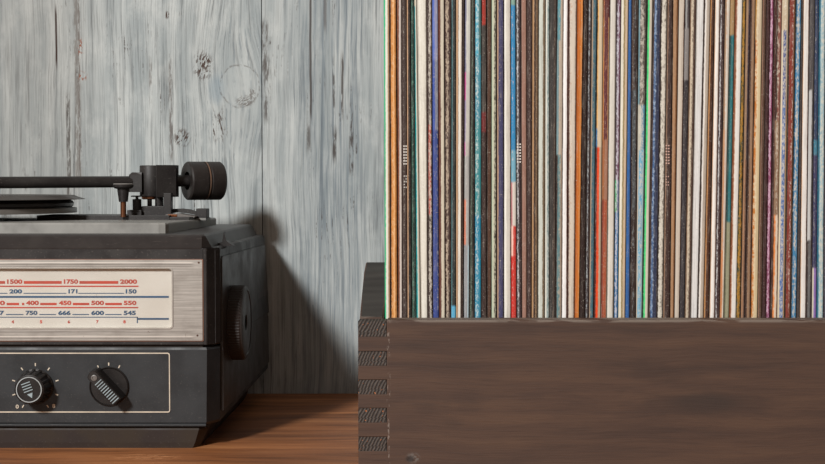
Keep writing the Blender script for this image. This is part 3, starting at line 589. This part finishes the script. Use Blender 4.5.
# lid rim
bm = bmesh.new()
zr1 = Z(234.3)
loft(bm, [fp(X(205.5)+.0040, .0072, .009, .0002, .241, z1-.0012), fp(X(205)+.0040, .0062, .006, .0000, .241, Z(249.5)+.0012),
          fp(X(204)+.0010, .0022, .0022, -.0006, .240, zr1-.0014), fp(X(203.6), .0022, .0022, .0002, .239, zr1-.0002), fp(X(202.8), .0020, .0022, .0016, .238, zr1)])
obj('lid_rim', bm, lidm, rd_)
# clip on the rim
bm = bmesh.new()
cc = [P(211, 244.5, .035), P(221.5, 242.0, .035), P(223.2, 231.5, .035), P(225.4, 240.5, .035), P(232, 245.5, .035), P(220, 247.0, .035)]
loft(bm, [[(p.x+.0005, p.y+.0, p.z) for p in cc], [(p.x+.0005, p.y+.010, p.z-.0003) for p in cc]]); obj('lid_clip', bm, knobm, rd_)
# grey deck slab
bm = bmesh.new()
xs = X(167.5, .018); zd0, zd1 = zr1-.0005, Z(222.8, .018)
def slab(d, z, drop): return [(LFT+.02, .018+d, z), (xs-.006-d, .018+d, z), (xs-.0015-d*.7, .0195+d*.7, z), (xs-d, .024+d, z), (xs-d, .232-d, z-drop), (LFT+.02, .232-d, z-drop)]
loft(bm, [slab(0, zd0, 0), slab(0, zd1-.0012, .0016), slab(.0006, zd1-.0003, .0016), slab(.0018, zd1, .0016)])
obj('deck_plate', bm, greyp, rd_)
DZ = lambda Y: zd1-.0016*(Y-.024)/.208
# ---- dial bezel
zB0, zB1 = Z(340.6, -.0006), Z(259.8, -.0006); xb = X(202.3, -.0006); LB = -.53
wx1, wz0, wz1 = X(172.3, -.0006), Z(328.3, -.0006), Z(268.3, -.0006)
bez = empty('x', (0, 0, 0), '', ''); bpy.data.objects.remove(bez)
bm = bmesh.new(); frame(bm, rrect(LB, xb, zB0, zB1, .0008), rrect(LB+.03, wx1, wz0, wz1, .0026), -.0006, .0070)
bez = obj('dial_bezel', bm, alu, rd_)
bm = bmesh.new(); frame(bm, rrect(LB-.0006, xb+.0007, zB0-.0006, zB1+.0005, .0008), rrect(LB, xb, zB0, zB1, .0008), -.0002, .006)
obj('bezel_trim', bm, simple('rusted_brown_trim', '#7d5440', .5), bez)
bm = bmesh.new(); frame(bm, rrect(LB+.0293, wx1+.0007, wz0-.0006, wz1+.0005, .0030), rrect(LB+.0302, wx1-.0003, wz0+.0003, wz1-.0002, .0024), -.0010, .0065)
obj('window_edge', bm, simple('chrome_edge', '#cfcac2', .3, .6), bez)
for a in ((198.7, 262.6), (197.4, 335.4)):
    p = P(*a, -.0006); bm = bmesh.new(); lathe(bm, p, (0, -1, 0), [(.0007, -.0005), (.0007, .0002), (.0004, .0005)], 16); obj('rivet', bm, simple('rivet_brown', '#5d4034', .4), bez)
g = G('dial_paper', .6, spec=.2); x, y, z = g.pos()
k = g.mix(g.ss(g.noise(x*18, 0.0, z*30, 3, .6), .35, .7)*.5, '#dcd8ce', '#cbc5b9')
k = g.mix(g.ss(g.noise(x*420, 1.0, z*420, 3, .6), .68, .74)*.4, k, '#8d8272')
g.col(k)
YD = .0028
bm = bmesh.new(); box(bm, LB+.025, wx1+.004, YD, YD+.0008, wz0-.003, wz1+.003); dial = obj('dial_scale', bm, g.mat, rd_)
g = G('dial_window', .08)
tr = g.n.new('ShaderNodeBsdfTransparent'); gl = g.n.new('ShaderNodeBsdfGlossy'); gl.inputs['Roughness'].default_value = .08
mx = g.n.new('ShaderNodeMixShader')
mx.inputs[0].default_value = .05; g.t.links.new(tr.outputs[0], mx.inputs[1]); g.t.links.new(gl.outputs[0], mx.inputs[2])
g.t.links.new(mx.outputs[0], g.n['Material Output'].inputs['Surface'])
bm = bmesh.new(); box(bm, LB+.0305, wx1-.0005, .0012, .0016, wz0+.0006, wz1-.0005); obj('dial_window', bm, g.mat, rd_, label='clear plastic dial window')
def text_mesh(bm, s, px0, px1, pyc, hpx, Y, bold=.0):
    cu = bpy.data.curves.new('t', 'FONT'); cu.body = s; cu.size = 1; cu.offset = bold; cu.resolution_u = 3
    o = bpy.data.objects.new('t', cu); C.objects.link(o); bpy.context.view_layer.update()
    me = bpy.data.meshes.new_from_object(o.evaluated_get(bpy.context.evaluated_depsgraph_get()))
    bpy.data.objects.remove(o)
    xs_ = [v.co.x for v in me.vertices]; ys_ = [v.co.y for v in me.vertices]
    a = P(px0, pyc+hpx/2, Y); b = P(px1, pyc-hpx/2, Y)
    sx = (b.x-a.x)/(max(xs_)-min(xs_)); sz = (b.z-a.z)/(max(ys_)-min(ys_))
    vs = [bm.verts.new((a.x+(v.co.x-min(xs_))*sx, Y, a.z+(v.co.y-min(ys_))*sz)) for v in me.vertices]
    fs = []
    for p in me.polygons:
        try: fs.append(bm.faces.new([vs[i] for i in p.vertices]))
        except ValueError: pass
    r = bmesh.ops.extrude_face_region(bm, geom=fs)
    for v in r['geom']:
        if isinstance(v, bmesh.types.BMVert): v.co.y += .0002
    bpy.data.meshes.remove(me)
def bar(bm, px0, px1, pyc, h, Y):
    a = P(px0, pyc+h/2, Y); b = P(px1, pyc-h/2, Y); box(bm, a.x, b.x, Y, Y+.0002, a.z, b.z)
YT = YD-.00015
LO = -175
rows = [(redp, 281.6, 4.6, [('1500', 7, 22.3), ('1750', 63.8, 78), ('2000', 120, 137)], [(LO, 5, 282.4, 2.8), (23.8, 61.6, 282.4, 2.8), (79.4, 118.2, 282.4, 2.8), (LO, 138.4, 286.3, 1.3)]),
        (bluep, 291.4, 4.4, [('200', 9.4, 22), ('171', 68.4, 77.4), ('150', 125.7, 136.6)], [(LO, 7.4, 293.3, .8), (23.4, 66.3, 293.3, .8), (78.2, 124, 293.3, .8), (LO, 168.8, 296.9, 1.9)]),
        (redp, 302.9, 4.5, [('350', -10, 5), ('400', 26, 38.8), ('450', 58.8, 71.3), ('500', 91.2, 104), ('550', 123.6, 136.4)],
         [(LO, -12, 304, 2.3), (6.6, 19, 304, 2.3), (21.9, 24.2, 304, 2.3), (40.2, 56.6, 304, 2.3), (72.8, 89.2, 304, 2.3), (105.2, 121.8, 304, 2.3), (LO, 138.2, 307.6, 1.3)]),
        (bluep, 312.9, 4.5, [('857', -9.5, 4.2), ('750', 25.6, 37.4), ('666', 58.2, 70.6), ('600', 91.2, 104), ('545', 123.6, 135.8)],
         [(LO, -11, 314.5, .9), (6, 23.4, 314.5, .9), (39.4, 56, 314.5, .9), (72.4, 89, 314.5, .9), (105.2, 121.6, 314.5, .9), (LO, 137.8, 317.2, .8), (136.8, 137.8, 320.0, 6.2), (137.6, 168.8, 318.9, 1.9)]),
        (redp, 321.8, 3.2, [('4', 11.5, 13.9), ('5', 39.9, 42.2), ('6', 67.6, 70), ('7', 96.2, 98.5), ('8', 123.2, 125.7)], [])]
for m_, cy, h_, words, bars in rows:
    for s_, a_, b_ in words:
        bm = bmesh.new(); text_mesh(bm, s_, a_, b_, cy, h_, YT, .045); obj('scale_number', bm, m_, dial)
    if bars:
        bm = bmesh.new()
        for b_ in bars: bar(bm, *b_, YT)
        obj('scale_lines', bm, m_, dial)
# ---- lower panel print
bm = bmesh.new()
frame(bm, rrect(LB, X(169.4, -.0002), Z(412.6, -.0002), Z(352.7, -.0002), .0016), rrect(LB+.0007, X(168.4, -.0002), Z(411.5, -.0002), Z(353.8, -.0002), .0010), -.0002, .001)
obj('panel_outline', bm, creamline, rd_, label='thin cream outline around the knobs')
bm = bmesh.new()
def tick(cx, cy, r, ang, L_, w, Y=-.0002):
    a = math.radians(ang); p = P(cx+math.cos(a)*(r+L_/2), cy-math.sin(a)*(r+L_/2), Y)
    s = .0007; dx_, dz_ = math.cos(a), math.sin(a); h, k_ = L_*s/2, w*s/2
    q = [(p.x+dx_*i*h-dz_*j*k_, p.z+dz_*i*h+dx_*j*k_) for i, j in ((1, 1), (-1, 1), (-1, -1), (1, -1))]
    loft(bm, [[(a_, Y, b_) for a_, b_ in q], [(a_, Y+.0004, b_) for a_, b_ in q]])
for a_ in (90, 54, 126, 17, 163, -19, 199, -57, 237):
    bm = bmesh.new(); tick(35.3, 387.3, 21.2, a_, 3.0, 1.1); obj('tick_mark', bm, creamline, rd_)
for s_, a_, b_, c_ in (('0', 15.6, 18.8, 406.6), ('8', 52.2, 55.2, 406.0)):
    bm = bmesh.new(); text_mesh(bm, s_, a_, b_, c_, 4.0, -.0002, .03); obj('volume_number', bm, creamline, rd_)
for a_, b_, an in ((98.2, 366.9, 118), (108.7, 364.2, 90), (119.1, 366.8, 62)):
    bm = bmesh.new(); tick(a_, b_, -1.4, an, 3.0, 1.1); obj('tick_mark', bm, creamline, rd_)
# ---- volume knob
c = P(35.5, 386.5, 0)
bm = bmesh.new()
def rip(k_, i): return (-.05 if (i//3) % 2 else 0) if k_ in (2, 3) else 0
lathe(bm, c, (0, -1, 0), [(.0124, 0), (.0126, .0012), (.0120, .0018), (.0107, .0135), (.0101, .0146), (.0094, .0150)], 96, rip)
vk = obj('volume_knob', bm, knobm, rd_)
cf = c+Vector((0, -.0150, 0))
bm = bmesh.new(); lathe(bm, cf, (0, -1, 0), [(.0088, -.0003), (.0086, .0006), (.0080, .0006), (.0080, .0002)], 48); 
obj('knob_cap', bm, knobm, vk)
bm = bmesh.new()
n = 48
oo = [(cf.x+.0089*math.cos(6.2832*i/n), cf.z+.0089*math.sin(6.2832*i/n)) for i in range(n)]
ii = [(cf.x+.0083*math.cos(6.2832*i/n), cf.z+.0083*math.sin(6.2832*i/n)) for i in range(n)]
frame(bm, oo, ii, cf.y-.0009, cf.y+.0004); obj('cap_ring', bm, simple('pale_ring', '#b7c0c2', .35, .3), vk)
bm = bmesh.new()
def quadbar(bm, cx, cz, L_, w, ang, yf, yb):
    a = math.radians(ang); dx_, dz_ = math.cos(a), math.sin(a); h, k_ = L_/2, w/2
    q = [(cx+dx_*i*h-dz_*j*k_, cz+dz_*i*h+dx_*j*k_) for i, j in ((1, 1), (-1, 1), (-1, -1), (1, -1))]
    loft(bm, [[(a_, yf, b_) for a_, b_ in q], [(a_, yb, b_) for a_, b_ in q]])
ca, sa = math.cos(math.radians(20)), math.sin(math.radians(20))
def rot(u_, v_): return cf.x+u_*ca-v_*sa, cf.z+u_*sa+v_*ca
for k_ in range(4):
    xx, zz2 = rot(-.0007, .0050-.0019*k_); quadbar(bm, xx, zz2, .0064, .0006, 20, cf.y-.0008, cf.y-.0001)
t = [rot(-.0024, -.0027), rot(.0016, -.0027), rot(.0000, -.0062)]
loft(bm, [[(a_, cf.y-.0008, b_) for a_, b_ in t], [(a_, cf.y-.0001, b_) for a_, b_ in t]])
obj('knob_pointer', bm, pale, vk)
# ---- selector knob
c = P(109.2, 386.3, 0)
bm = bmesh.new(); lathe(bm, c, (0, -1, 0), [(.0138, 0), (.0138, .0010), (.0133, .0014), (.0128, .0010), (.0126, .0006)], 64)
sk = obj('selector_knob', bm, knobm, rd_)
bm = bmesh.new()
an = math.radians(-47); d_ = Vector((math.cos(an), 0, math.sin(an))); e_ = Vector((-math.sin(an), 0, math.cos(an)))
def barpts(L_, w, y, off=0):
    pts = []
    for i in range(8):
        a = math.pi/2+math.pi*i/7; pts.append(c+d_*(-L_/2+w*.35*math.cos(a)+off)+e_*(w/2*math.sin(a)))
    pts += [c+d_*(L_/2+off)+e_*(-w/2), c+d_*(L_/2+off)+e_*(w/2)]
    return [(p.x, y, p.z) for p in pts]
loft(bm, [barpts(.0262, .0092, .0), barpts(.0258, .0088, -.0080), barpts(.0252, .0078, -.0125), barpts(.0244, .0070, -.0132)])
obj('knob_grip', bm, knobm, sk)
bm = bmesh.new()
for k_ in range(10):
    p = c+d_*(-.0064+.00193*k_); a_ = P(0, 0, 0)
    quadbar(bm, p.x, p.z, .0058, .00062, math.degrees(an)+90, -.0137, -.0131)
obj('grip_ribs', bm, pale, sk)
bm = bmesh.new(); p = c+d_*(-.0106); lathe(bm, (p.x, -.0132, p.z), (0, -1, 0), [(.0020, -.0002), (.0021, .0004), (.0013, .0006), (.0010, .0001)], 20)
obj('grip_dimple', bm, simple('dimple_grey', '#6e6a66', .35), sk)
# ---- side tuning wheel
bm = bmesh.new()
cw = Vector((RT+.0006, .0594, P(0, 322.5, .0594).z))
def rip2(k_, i): return (-.018 if i % 2 else 0) if k_ in (1, 2) else 0
lathe(bm, cw, (1, 0, 0), [(.0266, 0), (.0277, .0008), (.0277, .0094), (.0270, .0104)], 160, rip2)
tk = obj('tuning_knob', bm, plastic('ribbed_brown_black', '#231b18', '#2c221d', .5, .1), rd_)
bm = bmesh.new(); lathe(bm, cw+Vector((.0104, 0, 0)), (1, 0, 0), [(.0268, 0), (.0264, .0009), (.0240, .0013), (.0236, .0007), (.006, .0005), (.0055, -.001), (.002, -.001)], 96)
obj('knob_face', bm, sidep, tk)
bm = bmesh.new(); pr = [(.0, 0), (.004, .002), (.0062, .007), (.0052, .014), (.0, .020), (-.0052, .014), (-.0062, .007), (-.004, .002)]
cz = P(229, 284, .05)
loft(bm, [[(RT-.0006, .052+a_*.9, cz.z-.008+b_) for a_, b_ in pr], [(RT+.0012, .052+a_*.9, cz.z-.008+b_) for a_, b_ in pr]])
obj('knob_notch_shade', bm, basem, rd_)  # flat dark plate, slightly proud, standing in for the shade of a hollow
# ---- platter
pc = Vector((-.392, .13, 0))
zq = lambda py: Z(py, .13)
RP = X(82, .13)-pc.x
bm = bmesh.new()
f_ = lambda px: X(px, .13)-pc.x
lathe(bm, pc, (0, 0, 1), [(f_(66), zq(212.8)), (f_(70), zq(212.4)), (f_(69), zq(207.2)), (f_(70.6), zq(205.8)), (f_(71), zq(203)), (f_(69.5), zq(200.8)), (f_(67), zq(199.8)), (f_(60), zq(199.4))], 128)
pl = obj('platter', bm, plastic('dark_platter', '#241f1d', '#2f2926', .35, .1), rd_, smooth=True)
bm = bmesh.new(); lathe(bm, pc, (0, 0, 1), [(f_(73.9), zq(212.7)), (f_(74.1), zq(212.2)), (f_(73.9), zq(207.9)), (f_(70), zq(207.5))], 128, cap=False)
obj('platter_ring', bm, simple('grey_ring', '#75716c', .35), pl, smooth=True)
bm = bmesh.new(); lathe(bm, pc, (0, 0, 1), [(f_(66), zq(199.6)), (f_(76), zq(199.6)), (RP, zq(199.3)), (RP+.0001, zq(198.9)), (f_(76), zq(197.2)), (f_(71.5), zq(195.2)), (f_(68), zq(195.0)), (.003, zq(195.0))], 128)
obj('rubber_mat', bm, plastic('grey_mat', '#3d3835', '#4a4440', .4, .2), pl, smooth=True)
bm = bmesh.new(); lathe(bm, pc, (0, 0, 1), [(.02, DZ(.13)-.001), (.02, zq(212.9)), (.01, zq(212.7))], 32); lathe(bm, pc, (0, 0, 1), [(.0035, zq(195.5)), (.0035, zq(190)), (.0015, zq(188.5))], 16)
obj('spindle', bm, basem, pl)
# ---- chassis under the arm
bm = bmesh.new()
def flat(px0, px1, Y0, Y1, pyt, Yt, bev=.0004, drop=.0012):
    box(bm, X(px0, Y0), X(px1, Y0), Y0, Y1, DZ(Y1)-drop, Z(pyt, Yt), bev)
flat(37.5, 170, .128, .175, 215.4, .128)
flat(170, 190, .12, .20, 217.2, .12)

obj('arm_base_plate', bm, black, rd_)
bm = bmesh.new(); q = [P(164, 217, .135), P(166, 214.3, .135), P(178, 213.6, .135), P(195, 216.4, .135), P(192, 219.6, .135), P(170, 220, .135)]
loft(bm, [[tuple(p) for p in q], [(p.x, p.y+.02, p.z) for p in q]]); obj('cue_ramp', bm, simple('dull_grey_plastic', '#6b6662', .4), rd_)
bm = bmesh.new(); boxp(bm, 168, 177, 214.4, 216.6, .1345, .14, .0002); obj('brass_leaf', bm, brass, rd_)
# ---- tonearm
AY = .160
arm = bpy.data.objects.new('tonearm', None)
bm = bmesh.new()
# pivot housing: round in front left, square at right
cp = P(151.5, 181, AY); rr_ = (X(163, AY)-X(140, AY))/2
lathe(bm, (cp.x, AY, 0), (0, 0, 1), [(rr_*.97, Z(196.5, AY-.009)), (rr_, Z(195.8, AY-.009)), (rr_, Z(166.2, AY-.009)), (rr_*.95, Z(165.3, AY-.009))], 40)
za, zb2 = Z(197, AY-.01), Z(165.0, AY-.01)
pts = [(X(157, AY-.012), AY-.013), (X(158, AY-.012), AY-.0135), (X(177.2, AY-.004), AY-.006), (X(177.2, AY), AY+.010), (X(155, AY), AY+.010)]
loft(bm, [[(a_, b_, za) for a_, b_ in pts], [(a_, b_, zb2) for a_, b_ in pts]])
arm = obj('tonearm', bm, black, rd_, smooth=True)
piv = Vector((X(150, AY), AY, Z(181.7, AY)))
A30 = math.radians(30); ad = Vector((-math.cos(A30), -math.sin(A30), 0))
bm = bmesh.new(); tube(bm, piv+ad*.006, piv+ad*.170+Vector((0, 0, -.001)), .00455, 28)
obj('arm_tube', bm, black, arm, smooth=True)
bm = bmesh.new()
q = [(-.0028, -1), (-.0066, -1), (-.0076, -.9), (-.0076, .9), (-.0066, 1), (-.0028, 1)]
zc = Z(182.3, AY-.005)
loft(bm, [[(X(139, AY-.005)+a_*.8, AY-.005+b_*.0062, zc-.0079) for a_, b_ in q]+[(X(145.5, AY)+0, AY+.006, zc-.0079), (X(145.5, AY), AY-.0112, zc-.0079)],
          [(X(139, AY-.005)+a_*.8, AY-.005+b_*.0062, zc+.0060) for a_, b_ in q]+[(X(145.5, AY), AY+.006, zc+.0060), (X(145.5, AY), AY-.0112, zc+.0060)],
          [(X(139.8, AY-.005)+a_*.6, AY-.005+b_*.005, zc+.0080) for a_, b_ in q]+[(X(145.5, AY), AY+.005, zc+.0080), (X(145.5, AY), AY-.0105, zc+.0080)]])
obj('arm_collar', bm, black, arm)
hs = piv+ad*.170
bm = bmesh.new(); tube(bm, hs+Vector((.004, .002, -.001)), hs+ad*.030+Vector((0, 0, -.005)), .0060, 16, .0045); obj('headshell', bm, black, arm)
bm = bmesh.new()
# counterweight
sh = piv-ad*.006; w0 = P(186.6, 180.8, AY+.012)
w0 = Vector((w0.x, AY+.012, w0.z)); k_ = .0158
lathe(bm, w0, -ad, [(k_*.46, .007), (k_*.48, .0005), (k_*.62, .0), (k_*.93, .0), (k_, .0011), (k_, .0138), (k_*.965, .0143), (k_*.965, .0172), (k_, .0177), (k_, .0282), (k_*.93, .0296), (k_*.5, .0297)], 72)
cwt = obj('counterweight', bm, plastic('black_rubber_weight', '#25201e', '#2f2a27', .5, .15), arm, smooth=True)
bm = bmesh.new(); lathe(bm, w0, -ad, [(k_*1.004, .0147), (k_*1.006, .0150), (k_*1.006, .0158), (k_*.96, .0160)], 72, cap=False); obj('weight_ring', bm, simple('worn_brown_ring', '#6b5140', .5), cwt, smooth=True)
bm = bmesh.new(); tube(bm, w0+ad*.014, w0-ad*.012, .0048, 24); obj('counterweight_shaft', bm, black, arm, smooth=True)
bm = bmesh.new(); lathe(bm, (cp.x-.001, AY, 0), (0, 0, 1), [(.0062, Z(199.4, AY)), (.0070, Z(198.6, AY)), (.0070, Z(196.6, AY)), (.006, Z(196.0, AY))], 32); obj('bearing_ring', bm, brass, arm)
bm = bmesh.new()
for a_, b_ in ((147.3, 152.0), (155.0, 163.4)):
    q = P((a_+b_)/2, 200, AY-.004); lathe(bm, (q.x, AY-.004, 0), (0, 0, 1), [((X(b_, AY)-X(a_, AY))/2, Z(208, AY)), ((X(b_, AY)-X(a_, AY))/2, Z(197, AY))], 20)
obj('arm_pivot', bm, black, rd_)
bm = bmesh.new(); boxp(bm, 141.2, 164.6, 206.2, 217.5, AY-.016, AY+.012, .0005); boxp(bm, 163.6, 171, 193, 217, AY-.018, AY-.010, .0004)
boxp(bm, 127, 141.5, 210, 217.5, AY-.02, AY-.008, .0004)
obj('pivot_base', bm, black, rd_)
bm = bmesh.new(); q = P(137, 204, AY-.015)
lathe(bm, (q.x, q.y, 0), (0, 0, 1), [(.0035, Z(211, q.y)), (.0035, Z(199.2, q.y)), (.0012, Z(198.9, q.y)), (.0012, Z(196.9, q.y)), (.0048, Z(196.8, q.y)), (.0048, Z(195.8, q.y)), (.004, Z(195.5, q.y))], 24)
obj('cueing_post', bm, black, rd_)
bm = bmesh.new(); boxp(bm, 196, 206.8, 208.6, 218.0, AY-.012, AY, .0004)
pp_ = [P(a_, b_, AY-.008) for a_, b_ in ((170, 209), (182, 208.6), (190, 209.5), (197, 212.2), (197, 215.2), (188, 213.4), (178, 212.4), (170, 213.5))]
loft(bm, [[(p.x, p.y, p.z) for p in pp_], [(p.x, p.y+.006, p.z) for p in pp_]])
obj('cueing_lever', bm, black, rd_)
bm = bmesh.new(); boxp(bm, 188, 206, 217.9, 220.5, AY-.012, AY+.01, .0003); obj('lever_foot', bm, greyp, rd_)
# arm rest post
RY = .125; q = P(123.3, 200, RY); s_ = (1+RY)/F
bm = bmesh.new()
lathe(bm, (q.x, RY, 0), (0, 0, 1), [(4.4*s_, Z(201.8, RY)), (6.0*s_, Z(189.0, RY)), (8.5*s_, Z(188.4, RY)), (10.1*s_, Z(186.6, RY)), (10.2*s_, Z(185.0, RY)), (9.4*s_, Z(184.0, RY)), (4*s_, Z(184.2, RY))], 36)
rest = obj('arm_rest', bm, black, rd_, smooth=True)
bm = bmesh.new(); lathe(bm, (q.x, RY, 0), (0, 0, 1), [(9.6*s_, Z(184.6, RY)), (9.9*s_, Z(184.0, RY)), (9.2*s_, Z(183.5, RY)), (4*s_, Z(183.6, RY))], 36); obj('rest_cap', bm, simple('pale_cap', '#8c8884', .4), rest)  # lighter grey disc on top of the rest
bm = bmesh.new(); lathe(bm, (q.x, RY, 0), (0, 0, 1), [(2.9*s_, Z(217, RY)), (2.9*s_, Z(201.4, RY))], 20); obj('rest_pin', bm, brass, rest, label='brass pin')
# ================================================================ LIGHT
def area(name, loc, target, size, energy, col):
    d = bpy.data.lights.new(name, 'AREA'); d.size = size; d.energy = energy; d.color = col
    o = bpy.data.objects.new(name, d); C.objects.link(o); o.location = loc
    o.rotation_euler = (Vector(target)-Vector(loc)).to_track_quat('-Z', 'Y').to_euler(); return o
kd_ = Vector((.41, 1.0, -.55)).normalized()
tgt = Vector((-.14, .2, .12))
area('window_light', tgt-kd_*4.0, tgt, .44, 156, (1, .992, .98))
w = bpy.data.worlds.new('world'); bpy.context.scene.world = w; w.use_nodes = True
w.node_tree.nodes['Background'].inputs[0].default_value = (1, .76, .60, 1); w.node_tree.nodes['Background'].inputs[1].default_value = .27
vs = bpy.context.scene.view_settings
vs.view_transform = 'Standard'; vs.look = 'None'; vs.gamma = 1; vs.exposure = 0; vs.use_curve_mapping = False
